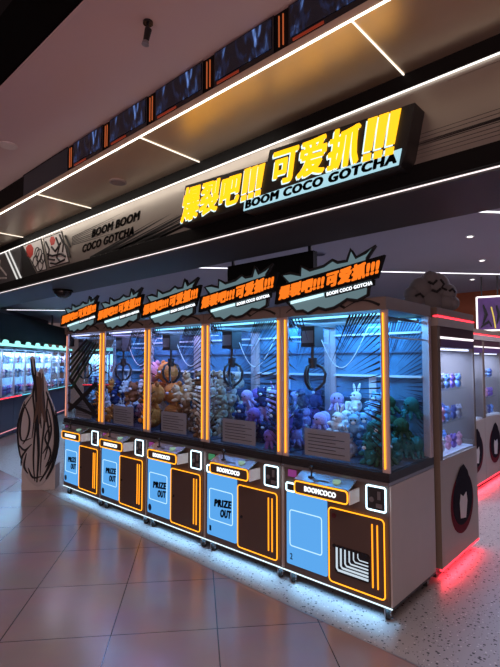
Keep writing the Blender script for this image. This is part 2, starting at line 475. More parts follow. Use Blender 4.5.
t = thing('hanging_screen', 'black box hanging from the ceiling above the far machine row', 'screen', G(-3.55, 7.4, 2.02), R(48.8))
MB().box(0, .43, 0, .25, 0, .5).build('case', M_BLACK, t)
MB().box(.19, .23, .1, .14, .5, .88).build('pole', M_DARK, t)
t = thing('dome_camera', 'black half dome under the dark beam near the far toppers', 'camera', (-6.07, 2.93, 2.54))
MB().cyl((0, 0, 0), (0, 0, -.02), .13, 24).build('mount', M_BLACK, t)
MB().ball((0, 0, -.02), (.115, .115, .09), 24, 12).build('dome', M_BLACKGLOSS, t, True)

# ------------------------------------------------------------------ fascia art boards and the yellow sign
t = thing('fascia_board', 'silver comic fascia board with black two line wording', 'sign', (-6.30, 2.5, 2.672))
MB().box(0, 9.3, -.02, 0, 0, .44).build('board', M_ART, t)
ink = MB()
rnd = random.Random(3)


def wedge(b, x0, z0, x1, z1, wdt, y=-.0215):
    dx, dz = x1 - x0, z1 - z0; L = math.hypot(dx, dz); nx, nz = -dz / L * wdt / 2, dx / L * wdt / 2
    b.prism([(x0 + nx, z0 + nz), (x1, z1), (x0 - nx, z0 - nz)], y, y + .0012)


for i in range(9):      # speed lines flaring to the end of the board and out of the sign
    z = .02 + .03 * rnd.random() + i * .011
    wedge(ink, 9.2, z, 5.4 - rnd.random() * .5, .10 + .02 * rnd.random(), .012 + .012 * rnd.random())
for i in range(5):
    wedge(ink, 9.2, .40 - .02 * i, 5.6 + rnd.random(), .28 + .03 * rnd.random(), .006 + .01 * rnd.random())
for i in range(12):
    a = 2.3 + i * .11; wedge(ink, a - .55, .005, a + .6, .09 + .1 * rnd.random(), .028)
for i in range(7):
    wedge(ink, 1.35, .30 - .015 * i, 2.1 + rnd.random() * .5, .36 - .03 * i, .008)
for i in range(7):      # heavier strokes along the lower edge towards the end of the board
    wedge(ink, 9.25, .015 + i * .022, 5.25 - .12 * i, .035 + .022 * i, .022 - .002 * i)
for i in range(3):
    wedge(ink, 9.25, .36 - .05 * i, 5.45 + .35 * i, .405 - .03 * i, .014)
ink.build('speed_line_print', M_INK, t)
tx = MB()
tx.text('BOOM BOOM', 1.78, .215, .86, .085, -.0225, shear=.25, slope=.02, depth=.003, bold=.05)
tx.text('COCO GOTCHA', 1.58, .085, .98, .085, -.0225, shear=.25, slope=.02, depth=.003, bold=.05)
tx.build('lettering', M_INK, t)
art = MB()
art.prism([(.02, .42), (.49, .02), (.74, .02), (.56, .42)], -.0225, -.021, 0)
art.prism([(.63, .41), (.82, .03), (1.30, .03), (1.10, .41)], -.0225, -.021, 0)
art.prism([(.001, .42), (.001, .005), (.46, .005)], -.0226, -.0205, 1)
for x, z, r in ((.42, .16, .07), (.52, .22, .08), (.57, .10, .07), (.46, .27, .06), (.62, .17, .06)):
    art.tube([(x + r * math.cos(a), -.024, z + r * math.sin(a)) for a in [2 * math.pi * j / 16 for j in range(16)]], .0065, True, mi=1)
art.prism([(.12, .38), (.16, .27), (.26, .22), (.34, .26), (.35, .34), (.28, .40), (.19, .41)], -.0245, -.0227, 2)
art.prism([(.80, .36), (.84, .29), (.92, .29), (.95, .34), (.90, .39), (.83, .40)], -.0245, -.0227, 2)
for p in ([(.70, .36), (.80, .25), (.78, .14), (.95, .10)], [(.97, .36), (1.06, .24), (1.00, .12), (1.10, .06)], [(.76, .20), (.88, .16), (1.10, .15), (1.22, .10)], [(.86, .27), (.96, .20), (1.10, .28)], [(1.06, .38), (1.16, .26), (1.14, .16)], [(.84, .08), (.98, .05), (1.2, .07)], [(1.12, .30), (1.25, .20), (1.32, .08)], [(1.2, .34), (1.32, .20)]):
    art.tube([(x, -.0245, z) for x, z in p], .013, mi=1, n=5)
for q in ([(.02, .42), (.49, .02), (.74, .02), (.56, .42)], [(.63, .41), (.82, .03), (1.30, .03), (1.10, .41)]):
    art.tube([(x, -.023, z) for x, z in q], .007, True, mi=1)
art.build('comic_art_print', [M_PALE, M_INK, M_RED], t)

t = thing('fascia_board', 'dark comic fascia board with slanted white frame at the corner', 'sign', (-8.6, 2.5, 2.672))
MB().box(0, 2.24, -.02, 0, 0, .44).build('board', mat('dark_art_board', (0.07, 0.07, 0.075), rough=0.45), t)
fr = MB()
for x in (1.70, 1.82):
    fr.prism([(x + .46, .0), (x + .50, .0), (x + .05, .44), (x + .01, .44)], -.030, -.024)
fr.build('slanted_frame', emit('white_slanted_light', (1, .97, .93), 0.75), t)
b2 = MB()
for p in ([(1.1, .1), (1.3, .3), (1.5, .15), (1.55, .35)], [(1.0, .3), (1.4, .1), (1.8, .06)], [(1.35, .4), (1.55, .25), (1.8, .1)]):
    b2.tube([(x, -.023, z) for x, z in p], .014, n=5)
b2.build('comic_art_print', M_PALE, t)

# the long yellow sign: slanted dark body, white underlay letters, yellow letters, pale strip with black lettering
t = thing('storefront_sign', 'long slanted black sign with lit yellow characters over the shop', 'sign', (-2.86, 2.34, 2.64))
s = MB()
s.prism([(-.040, .03), (.02, .342), (.87, .292), (.89, .362), (1.885, .312), (1.83, .055), (1.80, -.005), (.66, -.012), (.64, .03)], .012, .14)
s.build('body', M_SIGNBODY, t)
s = MB()
s.prism([(.655, .0), (.665, .068), (1.81, .088), (1.79, .004)], .006, .0115)
s.build('pale_strip', E_SUB, t)
s = MB(); s.text('BOOM COCO GOTCHA', .672, .010, 1.11, .058, .004, shear=.2, slope=.006, depth=.004, bold=.07)
s.build('small_lettering', M_INK, t)


def shout(b, body, x, z, wd, ht, y, shear, slope, depth, bold, taper=0.0):     # characters followed by three barred exclamation marks
    f = .74 if len(body) == 6 else .735
    b.text(body[:3], x, z, wd * f, ht * (1 - taper * .1), y, shear=shear, slope=slope, depth=depth, bold=bold, taper=taper * f)
    for i in range(3):
        a0 = f + .035 + i * (1 - f - .03) / 3; a1 = a0 + (1 - f) * .21
        for lo, hi in ((0, .17), (.23, 1.0)):
            h = ht * (1 - taper * a0)
            b.prism([(x + a * wd + shear * q * h, z + q * h + slope * a * wd) for a, q in ((a0, lo), (a1, lo), (a1 + (.012 if hi == 1 else 0), hi), (a0, hi))], y - depth / 2, y + depth / 2)


wht, yel = MB(), MB()
for body, x, z, wd, ht, sl, tp_ in (('爆裂吧!!!', -.030, .045, .855, .280, .036, .28), ('可爱抓!!!', .895, .108, .88, .236, -.046, .0)):
    shout(wht, body, x - .012, z - .004, wd, ht, .010, .17, sl, .005, .046, tp_)
    shout(yel, body, x + .004, z, wd, ht, .001, .17, sl, .006, .044, tp_)
wht.build('white_character_edge', E_WHT, t); yel.build('yellow_characters', E_YEL, t)

# ------------------------------------------------------------------ claw machines
W = 0.845
BURST = [(.097, 1.975), (.128, 1.943), (.189, 1.944), (.233, 1.921), (.321, 1.954), (.377, 1.936), (.446, 1.945), (.501, 1.969), (.546, 1.993), (.622, 1.978), (.697, 2.007), (.703, 2.054), (.73, 2.107), (.691, 2.201), (.696, 2.246), (.753, 2.318), (.684, 2.283), (.616, 2.261), (.579, 2.32), (.549, 2.248), (.477, 2.248), (.437, 2.271), (.367, 2.239), (.251, 2.225), (.176, 2.264), (.17, 2.2), (.083, 2.226), (-.0, 2.221), (.057, 2.162), (-.0, 2.113), (.018, 2.045)]


def P(root, name, mats, key, fn, smooth=False):
    me = shared(key, lambda: fn(MB()).mesh(name, mats, smooth))
    return link(name, me, root)


def speed_lines(b, seed, dense, y=.004, cxx=.34):
    rn = random.Random(seed)
    x0, x1, z0, z1 = .06, .785, .94, 1.905
    cx, cz = cxx, 1.40

    def ray(px, pz, ln, wd):
        dx, dz = cx - px, cz - pz; L = math.hypot(dx, dz); dx /= L; dz /= L
        nx, nz = -dz * wd / 2, dx * wd / 2
        q = [(px + nx, pz + nz), (px + dx * ln, pz + dz * ln), (px - nx, pz - nz)]
        q = [(min(max(a, x0), x1), min(max(c, z0), z1)) for a, c in q]
        b.prism(q, y, y + .001)
    for i in range(dense):
        ray(x1, z1 - .02 - i * .75 / dense, .10 + .26 * rn.random() * (1 - .5 * i / dense), .008 + .008 * rn.random())
    for i in range(dense // 2):
        ray(x1 - .02 - i * .024, z1, .12 + .3 * rn.random(), .010 + .010 * rn.random())
    for i in range(dense // 2):
        ray(x0, z1 - .03 - i * .9 / (dense // 2), .04 + .10 * rn.random(), .010 + .010 * rn.random())
        ray(x1, z0 + .02 + i * .4 / (dense // 2), .05 + .12 * rn.random(), .012)
    for i in range(5):
        ray(x0 + i * .03, z1, .06 + .12 * rn.random(), .012)
    return b


def caster(root, x, y):
    me = shared('caster', lambda: MB().cyl((0, 0, .10), (0, 0, .088), .030, 12).box(-.022, -.015, -.020, .028, .03, .09).box(.015, .022, -.020, .028, .03, .09).mesh('caster', M_METAL))
    c = link('caster', me, root, (x, y, 0), (0, 0, .5))
    wm = shared('caster_wheel', lambda: MB().cyl((-.013, .01, .034), (.013, .01, .034), .034, 18).mesh('wheel', M_RUBBER))
    link('wheel', wm, c)


def claw_machine(k, x, label, blue, tint, emis, power, number, logo):
    root = thing('claw_machine', label, 'claw machine', (x, 2.74, 0), 0, 'claw machines in the lit row')
    a, e = .003, W - .003
    P(root, 'cabinet', M_BROWN, 'cab', lambda b: b.box(a + .012, e - .012, .0, .69, .105, .83))
    for sx in (a, e - .011):
        P(root, 'side_panel', M_SIDE, 'side%f' % sx, lambda b: b.box(sx, sx + .011, .006, .69, .105, .828))
    P(root, 'base_light', E_BASE, 'basel', lambda b: b.box(a, e, -.004, .004, .095, .101))
    P(root, 'base_tray', M_DARK, 'tray', lambda b: b.box(a, e, .005, .69, .09, .104))
    area('underglow', (W / 2, .03, .088), (.80, .03), 1.9, (.28, .62, 1.0), (0, -.35, -1), root, 125)
    for cx, cy in ((.06, .05), (W - .06, .05), (.06, .63), (W - .06, .63)): caster(root, cx, cy)
    P(root, 'ledge', M_METAL, 'ledge', lambda b: b.prism([(a, .832), (e, .832), (e, .852), (a, .852)], -.025, .69))
    P(root, 'lower_rail', M_DARK, 'lrail', lambda b: b.box(a, e, -.012, .69, .853, .905).box(a, e, -.018, .69, .872, .880))
    P(root, 'inner_floor', M_INFLOOR, 'infl', lambda b: b.box(.02, W - .02, .02, .65, .906, .912))
    P(root, 'header', M_HEAD, 'header', lambda b: b.box(a, e, -.022, .69, 1.92, 2.0))
    P(root, 'header_outline', M_INK, 'hout', lambda b: [b.tube([(x0_ + (x1_ - x0_) * q / 10, -.024, 1.948 + h_ * math.sin(math.pi * q / 10)) for q in range(11)], .0075, n=5, taper=lambda t_: .4 + .8 * t_) for x0_, x1_, h_ in ((.06, .20, .03), (.20, .42, .035), (.42, .55, .025), (.55, .80, .04))][0])
    for px, py in ((a, .0), (e - .05, .0), (a, .645), (e - .05, .645)):
        P(root, 'post', M_POST, 'post%f%f' % (px, py), lambda b: b.box(px, px + .05 if py > .1 else px + .05, py, py + (.045 if py > .1 else .012), .906, 1.919))
    for nx in (.033, W - .033):
        P(root, 'neon_tube', E_SALMON if k == 0 and nx < .1 else E_NEON, 'neon%f%d' % (nx, k == 0), lambda b: b.cyl((nx, -.008, .93), (nx, -.008, 1.90), .0045, 10))
    P(root, 'front_glass', M_GLASS, 'fglass', lambda b: b.box(.054, W - .054, .006, .010, .908, 1.918))
    for sx in (a + .004, e - .008):
        P(root, 'side_glass', M_GLASS, 'sglass%f' % sx, lambda b: b.box(sx, sx + .004, .014, .643, .908, 1.918))
    P(root, 'back_panel', M_BACKP, 'backp', lambda b: b.box(.054, W - .054, .655, .665, .913, 1.918))
    P(root, 'back_rail', M_WHITE, 'brail', lambda b: b.box(.054, W - .054, .62, .654, 1.472, 1.488))
    P(root, 'back_rail', M_WHITE, 'brail2', lambda b: b.box(.054, W - .054, .63, .654, 1.80, 1.815))
    P(root, 'back_upright', M_WHITE, 'bup', lambda b: b.box(.36, .42, .645, .654, .92, 1.47))
    P(root, 'interior_light', emis, 'inl%s' % emis.name, lambda b: b.box(.08, W - .08, .03, .05, 1.893, 1.905).box(.08, W - .08, .60, .62, 1.893, 1.905))
    area('interior_lamp', (W / 2, .33, 1.90), (.62, .45), power, tint, (0, 0.05, -1), root)
    P(root, 'speed_line_print', M_INK, 'spd%d' % (k % 3), lambda b: speed_lines(b, k, 26 if k > 2 else 18))
    P(root, 'back_speed_lines', M_NAVYINK, 'bspd%d' % (k % 2), lambda b: speed_lines(b, 20 + k, 22, .6505, .45))
    for rz_ in (1.66, 1.30, 1.20): P(root, 'back_rail', M_RAILBLUE, 'brl%.2f' % rz_, lambda b: b.box(.054, W - .054, .635, .6495, rz_, rz_ + .008))
    P(root, 'side_rail', M_WHITE, 'srl', lambda b: b.box(W - .024, W - .016, .05, .64, 1.742, 1.752))
    if k == 0:
        x2 = MB()
        x2.prism([(.08, 1.10), (.13, 1.05), (.74, .965), (.76, 1.0)], .002, .0035, 0)
        for i in range(6):
            x2.prism([(.07 + i * .012, 1.62 - i * .07), (.10 + i * .015, 1.60 - i * .07), (.52 + i * .05, 1.83 - i * .012), (.50 + i * .05, 1.86 - i * .012)], .001 - i * .0005, .0022 - i * .0005, i % 2)
        x2.prism([(.08, 1.36), (.10, 1.42), (.76, 1.02), (.70, .98)], .0, .0015, 0)
        x2.prism([(.08, 1.02), (.13, .98), (.77, 1.33), (.70, 1.36)], -.001, .0005, 0)
        x2.build('brush_cross_print', [M_INK, M_GREENINK], root)
    # claw carriage
    cx, cy = .155, .17
    g = P(root, 'gantry', M_METAL, 'gantry', lambda b: b.box(.02, W - .02, cy - .015, cy + .015, 1.855, 1.875).box(.06, .08, .05, .62, 1.872, 1.89).box(W - .08, W - .06, .05, .62, 1.872, 1.89))
    cl = P(root, 'claw', M_DARK, 'claw', lambda b: b.box(cx - .06, cx + .06, cy - .06, cy + .06, 1.70, 1.852).cyl((cx, cy, 1.70), (cx, cy, 1.60), .012, 10).cyl((cx, cy, 1.62), (cx, cy, 1.54), .035, 14, r2=.028))

    def prong(b, q):
        dx, dy = math.cos(q), math.sin(q)
        return b.tube([(cx + dx * r_, cy + dy * r_, z) for r_, z in ((.025, 1.57), (.075, 1.55), (.095, 1.50), (.085, 1.44), (.045, 1.395), (.02, 1.385))], .012, n=6)
    for j in range(3):
        me = shared('prong%d' % j, lambda: prong(MB(), 2.1 * j + .5).mesh('prong', M_DARK, True)); link('prong', me, cl)
    me = shared('lab', lambda: MB().box(cx - .05, cx + .05, cy - .064, cy - .0605, 1.73, 1.82).mesh('motor_plate', M_METAL)); link('motor_plate', me, cl)
    P(root, 'cable', M_WHITE, 'cable', lambda b: b.tube([(cx + .03 + .42 * q, cy + .02 + .2 * q, 1.84 - .34 * math.sin(math.pi * min(1, q * 1.25)) * (1 - .35 * q)) for q in [i / 20 for i in range(21)]], .0035, n=6), True)
    # chute guard with a printed sheet
    ch = P(root, 'prize_chute', M_ACRYL, 'chute', lambda b: b.box(.13, .135, .06, .27, .913, 1.12).box(.545, .55, .06, .27, .913, 1.12).box(.135, .545, .264, .27, .913, 1.12).box(.135, .545, .06, .066, .913, 1.12))
    me = shared('sheet', lambda: MB().box(.16, .53, .0565, .0595, .925, 1.115).mesh('notice_sheet', mat('grey_notice', (.30, .28, .30), rough=.7)))
    sh = link('notice_sheet', me, ch)
    me = shared('sheetl', lambda: [b := MB(), [b.box(.19, .49 - (.07 if i % 2 else 0), .0548, .0563, .955 + i * .024, .960 + i * .024) for i in range(6)], b][2].mesh('ruled_lines', M_DARK)); link('ruled_lines', me, sh)
    # control box
    cb = P(root, 'control_box', M_BROWN, 'cbox', lambda b: b.prism([(.205, .70), (.62, .70), (.62, .785), (.205, .785)], -.125, -.001, 0))
    P(root, 'control_deck', M_METAL, 'cdeck', lambda b: b.add([(.20, -.128, .786), (.625, -.128, .786), (.625, -.026, .831), (.20, -.026, .831), (.20, -.128, .792), (.625, -.128, .792), (.625, -.026, .837), (.20, -.026, .837)], [(0, 3, 2, 1), (4, 5, 6, 7), (0, 1, 5, 4), (1, 2, 6, 5), (2, 3, 7, 6), (3, 0, 4, 7)]))
    P(root, 'control_box_side', M_WHITE, 'cside', lambda b: b.prism([(.621, .70), (.63, .70), (.63, .785), (.621, .785)], -.12, -.002))
    nl = P(root, 'nameplate_light', E_NEON, 'nlight', lambda b: b.tube(rrect(.207, .618, .703, .783, .022, -.129), .0048, True, n=8))
    P(root, 'nameplate', M_DOOR, 'nplate', lambda b: b.prism(rpoly(.212, .613, .708, .778, .018, 0), -.1295, -.1255))
    P(root, 'nameplate_lettering', E_NAME, 'nlett', lambda b: b.text('BOOMCOCO', .29, .727, .245, .034, -.131, depth=.006, bold=.05))
    j = P(root, 'joystick', M_DARK, 'joy', lambda b: b.cyl((.31, -.075, .808), (.31, -.075, .818), .022, 16).cyl((.31, -.075, .818), (.312, -.078, .868), .006, 10))
    me = shared('joyk', lambda: MB().ball((.312, -.079, .875), .017, 14, 10).mesh('knob', M_BLACKGLOSS, True)); link('knob', me, j)
    P(root, 'push_button', emit('green_button', (.45, .75, .55), .5), 'btn', lambda b: b.cyl((.51, -.08, .806), (.51, -.08, .826), .026, 18))
    P(root, 'deck_marking', M_DARK, 'dmark', lambda b: b.prism([(.36, .8075), (.46, .8075), (.46, .8085), (.36, .8085)], -.10, -.06))
    # small readouts beside the box
    P(root, 'readout_screen', E_MAG if k != 3 else E_GRN, 'ro%d' % (k == 3), lambda b: b.box(.06, .128, -.012, -.001, .768, .815))
    P(root, 'scanner_light', E_ICE, 'scl', lambda b: b.tube(rrect(.045, .12, .665, .722, .012, -.012), .006, True, n=8))
    P(root, 'scanner', M_DARK, 'scn', lambda b: b.prism(rpoly(.048, .117, .668, .719, .01, 0), -.011, -.001))
    # light blue panel
    P(root, 'blue_panel', E_BLUEP, 'bpanel', lambda b: b.prism(rpoly(.045, .385, .155, .655, .012, 0), -.010, -.0005))
    P(root, 'panel_outline', E_LINE, 'bline', lambda b: b.tube(rrect(.075, .345, .285, .535, .018, -.0115), .0035, True, n=6))
    mk = MB()
    if logo:
        mk.text('PRIZE', .130, .395, .20, .062, -.0112, shear=.1, slope=.09, depth=.002, bold=.085)
        mk.text('OUT', .200, .322, .125, .066, -.0112, shear=.1, slope=.09, depth=.002, bold=.085)
    if number: mk.text(number, .075, .19, .022, .042, -.0112, depth=.002, bold=.02)
    else: mk.prism([(.085 + .025 * math.cos(q), .205 + .032 * math.sin(q)) for q in [2 * math.pi * i / 14 for i in range(14)]], -.0122, -.0102)
    mk.build('panel_print', mat('dark_blue_ink', (.01, .02, .07), rough=.5), root)
    # cabinet door with neon outline and twin bars
    d = P(root, 'door', M_DOOR, 'door', lambda b: b.prism(rpoly(.405, .80, .145, .618, .02, 0), -.012, -.0005))
    for nm, mt, key, fn in (('door_neon', E_NEON, 'dneon', lambda b: b.tube(rrect(.403, .802, .142, .621, .024, -.013), .0042, True, n=8)),
                            ('neon_bar', E_NEON2, 'dbar1', lambda b: b.cyl((.722, -.015, .195), (.722, -.015, .58), .005, 8)),
                            ('neon_bar', E_NEON2, 'dbar2', lambda b: b.cyl((.757, -.015, .195), (.757, -.015, .58), .005, 8)),
                            ('lock', M_BLACKGLOSS, 'dlock', lambda b: b.cyl((.445, -.019, .38), (.445, -.012, .38), .011, 14))):
        link(nm, shared(key, lambda: fn(MB()).mesh(nm, mt, nm == 'door_neon')), d)
    if k == 4:
        MB().cyl((.445, -.016, .573), (.445, -.012, .573), .017, 18).build('badge', mat('dark_red', (.08, .01, .015), rough=.5), d)
        gl = MB().prism(rpoly(.452, .705, .213, .388, .02, 0), -.020, -.0125).build('prize_opening', M_BLACKGLOSS, d)
        ln = MB()
        for i in range(6):
            q = i * .031
            ln.tube([(.468 + q, -.021, .375), (.468 + q, -.021, .245 + q * .68), (.480 + q, -.021, .232 + q * .68), (.695, -.021, .232 + q * .68)], .0075 - i * .0008, n=6)
        ln.build('light_line', emit('mirror_tunnel_line', (.75, .88, 1.0), .8), gl)
    # coin plate
    cp = P(root, 'coin_plate', M_DARK, 'cplate', lambda b: b.prism(rpoly(.69, .815, .672, .815, .01, 0), -.018, -.0005))
    link('plate_light', shared('plight', lambda: MB().tube(rrect(.688, .817, .670, .817, .012, -.017), .006, True, n=8).mesh('plate_light', E_ICE, True)), cp)
    link('coin_slot', shared('cslot', lambda: MB().box(.765, .785, -.024, -.018, .74, .79).cyl((.725, -.024, .735), (.725, -.018, .735), .016, 14).box(.755, .795, -.024, -.018, .69, .715).mesh('coin_slot', M_METAL)), cp)
    # comic burst topper
    tp = P(root, 'topper', [E_BURST, M_INK], 'topper', lambda b: b.prism([(px, pz + .015) for px, pz in BURST], .0, .028, 0, 1))
    tp.location = (.030, -.034, -.006)
    link('burst_outline', shared('bout', lambda: MB().tube([(px, -.002, pz + .015) for px, pz in BURST], .011, True, n=6).mesh('burst_outline', M_INK)), tp)
    pl = link('title_plate', shared('tplate', lambda: MB().prism([(-.035, 2.018), (.785, 2.118), (.835, 2.255), (-.015, 2.152)], -.045, -.016).mesh('title_plate', M_BLACK)), tp)
    link('plate_halo', shared('phalo', lambda: MB().prism([(.09, 2.012), (.37, 2.046), (.37, 2.066), (.09, 2.033)], -.0155, -.010).prism([(.06, 2.145), (.70, 2.222), (.70, 2.228), (.06, 2.151)], -.0155, -.010).mesh('plate_halo', E_HALO)), pl)
    link('title_characters', shared('tchars', lambda: MB().text('爆裂吧!!!', .002, 2.043, .39, .098, -.047, shear=.15, slope=.122, depth=.004, bold=.075).text('可爱抓!!!', .405, 2.090, .39, .105, -.047, shear=.15, slope=.122, depth=.004, bold=.075).mesh('title_characters', E_ORL)), pl)
    link('subtitle_strip', shared('tsubs', lambda: MB().prism([(.385, 2.033), (.75, 2.078), (.755, 2.112), (.385, 2.066)], -.018, -.002).mesh('subtitle_strip', M_BLACK)), tp)
    link('subtitle', shared('tsub', lambda: MB().text('BOOM COCO GOTCHA', .40, 2.042, .34, .024, -.020, slope=.12, depth=.003, bold=.05).mesh('subtitle', E_NAME)), tp)
    return root


BLUE, VIO, MID = (.12, .47, 1.0), (.50, .46, 1.0), (.26, .47, 1.0)
X0 = -5.56
machines = [
    ('claw machine beside the standee, dark brush cross printed on its glass', MID, E_VIOL, 9.0, '', True),
    ('claw machine holding big pink and orange plush balls, second from the standee', VIO, E_VIOL, 9.0, '', True),
    ('middle claw machine of the lit row of five, full of beige plush', MID, E_CYAN, 11.0, '', True),
    ('claw machine whose blue panel carries the number 1', BLUE, E_CYAN, 14.0, '1', True),
    ('claw machine with mirrored prize opening and blue panel numbered 2, at the aisle', BLUE, E_CYAN, 17.0, '2', False)]
for k, (lb, tint, em, pw, num, lg) in enumerate(machines):
    claw_machine(k, X0 + W * k, lb, None, tint, em, pw, num, lg)


# ------------------------------------------------------------------ prizes: plush toys
def toy_bear(b, ear='round'):
    b.ball((0, 0, .07), (.068, .058, .072)); b.ball((0, -.005, .165), (.062, .055, .055))
    for sx in (-1, 1):
        if ear == 'round': b.ball((sx * .047, 0, .212), (.022, .014, .022), 8, 6)
        elif ear == 'long': b.ball((sx * .028, .005, .255), (.016, .012, .055), 8, 6, rot=Matrix.Rotation(sx * .25, 3, 'Y'))
        else: b.cyl((sx * .038, 0, .20), (sx * .052, 0, .242), .024, 8, r2=.003)
        b.ball((sx * .066, -.03, .095), (.022, .040, .022), 8, 6, rot=Matrix.Rotation(sx * .5, 3, 'Z'))
        b.ball((sx * .042, -.055, .028), (.026, .045, .026), 8, 6)
    return b


def toy_ball(b):
    b.ball((0, 0, .115), (.120, .115, .115), 18, 12)
    for sx in (-1, 1): b.ball((sx * .07, 0, .215), (.032, .022, .035), 8, 6); b.ball((sx * .10, -.06, .07), (.03, .03, .025), 8, 6)
    return b


def toy_penguin(b):
    b.ball((0, 0, .09), (.068, .060, .09)); b.ball((0, -.004, .19), (.055, .052, .05))
    for sx in (-1, 1):
        b.ball((sx * .07, 0, .10), (.014, .030, .055), 8, 6, rot=Matrix.Rotation(sx * -.35, 3, 'Y')); b.ball((sx * .03, -.04, .01), (.026, .04, .012), 8, 6)
    return b


def toy_octopus(b):
    b.ball((0, 0, .125), (.075, .07, .075), 14, 10)
    for i in range(7):
        q = 2 * math.pi * i / 7; b.tube([(math.cos(q) * r_, math.sin(q) * r_, z) for r_, z in ((.045, .08), (.075, .045), (.085, .018), (.105, .02))], .020, n=8, taper=lambda s_: 1 - .45 * s_)
    return b


TOYS = {'bear': (lambda b: toy_bear(b), (.165, .058, .02)), 'rabbit': (lambda b: toy_bear(b, 'long'), (.165, .058, .02)), 'cat': (lambda b: toy_bear(b, 'cat'), (.165, .058, .02)),
        'ball toy': (toy_ball, (.135, .113, .035)), 'penguin': (toy_penguin, (.195, .055, .018)), 'octopus': (toy_octopus, (.135, .070, .022))}
COLS = {'cream': (.70, .58, .44), 'brown': (.20, .10, .05), 'beige': (.52, .36, .22), 'white': (.78, .77, .76), 'pink': (.75, .34, .42), 'orange': (.80, .26, .05), 'lavender': (.42, .34, .66),
        'purple': (.20, .11, .38), 'navy': (.03, .05, .16), 'black': (.02, .02, .022), 'sky blue': (.25, .52, .78), 'teal': (.03, .17, .17), 'dark green': (.03, .09, .05), 'grey': (.30, .30, .32), 'tan': (.40, .24, .13)}


def toy(kind, colour, where, loc, rz, tilt=(0, 0), scale=1.0):
    fn, (ez, ey, ex) = TOYS[kind]
    me = shared(('toy', kind, colour), lambda: fn(MB()).mesh('plush_toy', fur(colour.replace(' ', '_'), COLS[colour]), True))
    o = link('plush_' + kind.replace(' ', '_').replace('_toy', ''), me, None, loc, (tilt[0], tilt[1], rz))
    o.scale = (scale,) * 3
    em = shared(('eyes', kind), lambda: MB().ball((-ex, -ey, ez + .008), .009, 8, 6).ball((ex, -ey, ez + .008), .009, 8, 6).mesh('eyes', M_BLACKGLOSS, True))
    link('eyes', em, o)
    if kind != 'octopus':
        mm = shared(('muz', kind), lambda: MB().ball((0, -ey - .002, ez - .016), (.022, .016, .016), 10, 6).mesh('muzzle', fur('white', COLS['white']), True)); link('muzzle', mm, o)
    lb = '%s plush %s in the prize pile of %s' % (colour, kind, where)
    return tag(o, lb, 'plush toy', lb)


WHERE = ['the claw machine beside the standee', 'the claw machine second from the standee', 'the middle claw machine of the row', 'the claw machine numbered 1', 'the aisle-end claw machine numbered 2']
PAL = [
    [('rabbit', 'white'), ('bear', 'sky blue'), ('cat', 'navy'), ('bear', 'orange'), ('penguin', 'navy'), ('cat', 'grey')],
    [('ball toy', 'pink'), ('ball toy', 'orange'), ('ball toy', 'white'), ('ball toy', 'pink'), ('ball toy', 'orange'), ('bear', 'sky blue')],
    [('bear', 'beige'), ('bear', 'cream'), ('rabbit', 'cream'), ('bear', 'brown'), ('cat', 'tan'), ('bear', 'beige')],
    [('penguin', 'navy'), ('bear', 'white'), ('octopus', 'lavender'), ('rabbit', 'lavender'), ('cat', 'navy'), ('octopus', 'purple')],
    [('octopus', 'lavender'), ('rabbit', 'white'), ('bear', 'sky blue'), ('octopus', 'teal'), ('cat', 'teal'), ('octopus', 'dark green')]]
for k in range(5):
    rn = random.Random(40 + k); ox = X0 + W * k
    if k == 1:
        spots_ = [(x, y, z) for z in (.914, 1.135) for y in (.47,) for x in (.17, .425, .68)] + [(.68, .18, .914), (.68, .20, 1.135), (.30, .46, 1.355), (.56, .47, 1.355)]
        for i, (x, y, z) in enumerate(spots_):
            kd, c = PAL[1][(i * 2 + i // 3) % 5]
            toy(kd, c, WHERE[1], (ox + x, 2.74 + y, z), rn.uniform(-.5, .5))
        for x, y, z in ((.17, .30, 1.135), (.42, .31, 1.135)): toy('bear', 'brown', WHERE[1], (ox + x, 2.74 + y, z), rn.uniform(-.4, .4))
        continue
    rows = []
    for L in range(4):
        for y in (.31, .44, .57):
            for i in range(5):
                x = .115 + i * .155
                top = {0: (2, 2, 3), 2: (3, 4, 4), 3: (2, 3, 3), 4: (2, 2, 3)}[k][(.31, .44, .57).index(y)]
                if k == 0 and i > 2: top -= 1
                if L < top and rn.random() > .06:
                    rows.append((x + rn.uniform(-.012, .012), y + rn.uniform(-.01, .01), .914 + L * .138))
        if L < 2:
            rows.append((.64, .15 + .02 * L, .914 + L * .138)); rows.append((.755, .13, .914 + L * .138))
    for i, (x, y, z) in enumerate(rows):
        pal = PAL[k]
        kd, c = pal[rn.randrange(len(pal))]
        if k == 4:      # lavender at one end of the pile, white and blue in the middle, teal and green towards the aisle
            kd, c = (pal[0] if x < .25 else pal[1 + (i % 2)] if x < .55 else pal[3 + i % 3])
        toy(kd, c, WHERE[k], (ox + x, 2.74 + y, z), rn.uniform(-.9, .9), (rn.uniform(-.2, .35), rn.uniform(-.2, .2)), .76)


# ------------------------------------------------------------------ standee beside the row
t = thing('standee', 'grey cardboard standee with black brush-drawn long-haired figure beside the claw machines', 'standee', (-5.93, 2.60, 0), R(48.8))
out = [(27, 357), (31, 356), (34, 372), (38, 368), (41, 372), (46, 392), (53, 410), (56, 425), (57, 445), (54, 465), (48, 480), (40, 489), (33, 487), (26, 478), (20, 460), (17, 440), (17, 420), (22, 402), (28, 395), (31, 385), (29, 370)]
cv = lambda px, py: ((px - 38) * .0120, (493 - py) * .0120)
MB().box(-.20, .20, .008, .20, 0, .30).build('base_box', M_SIDE, t)


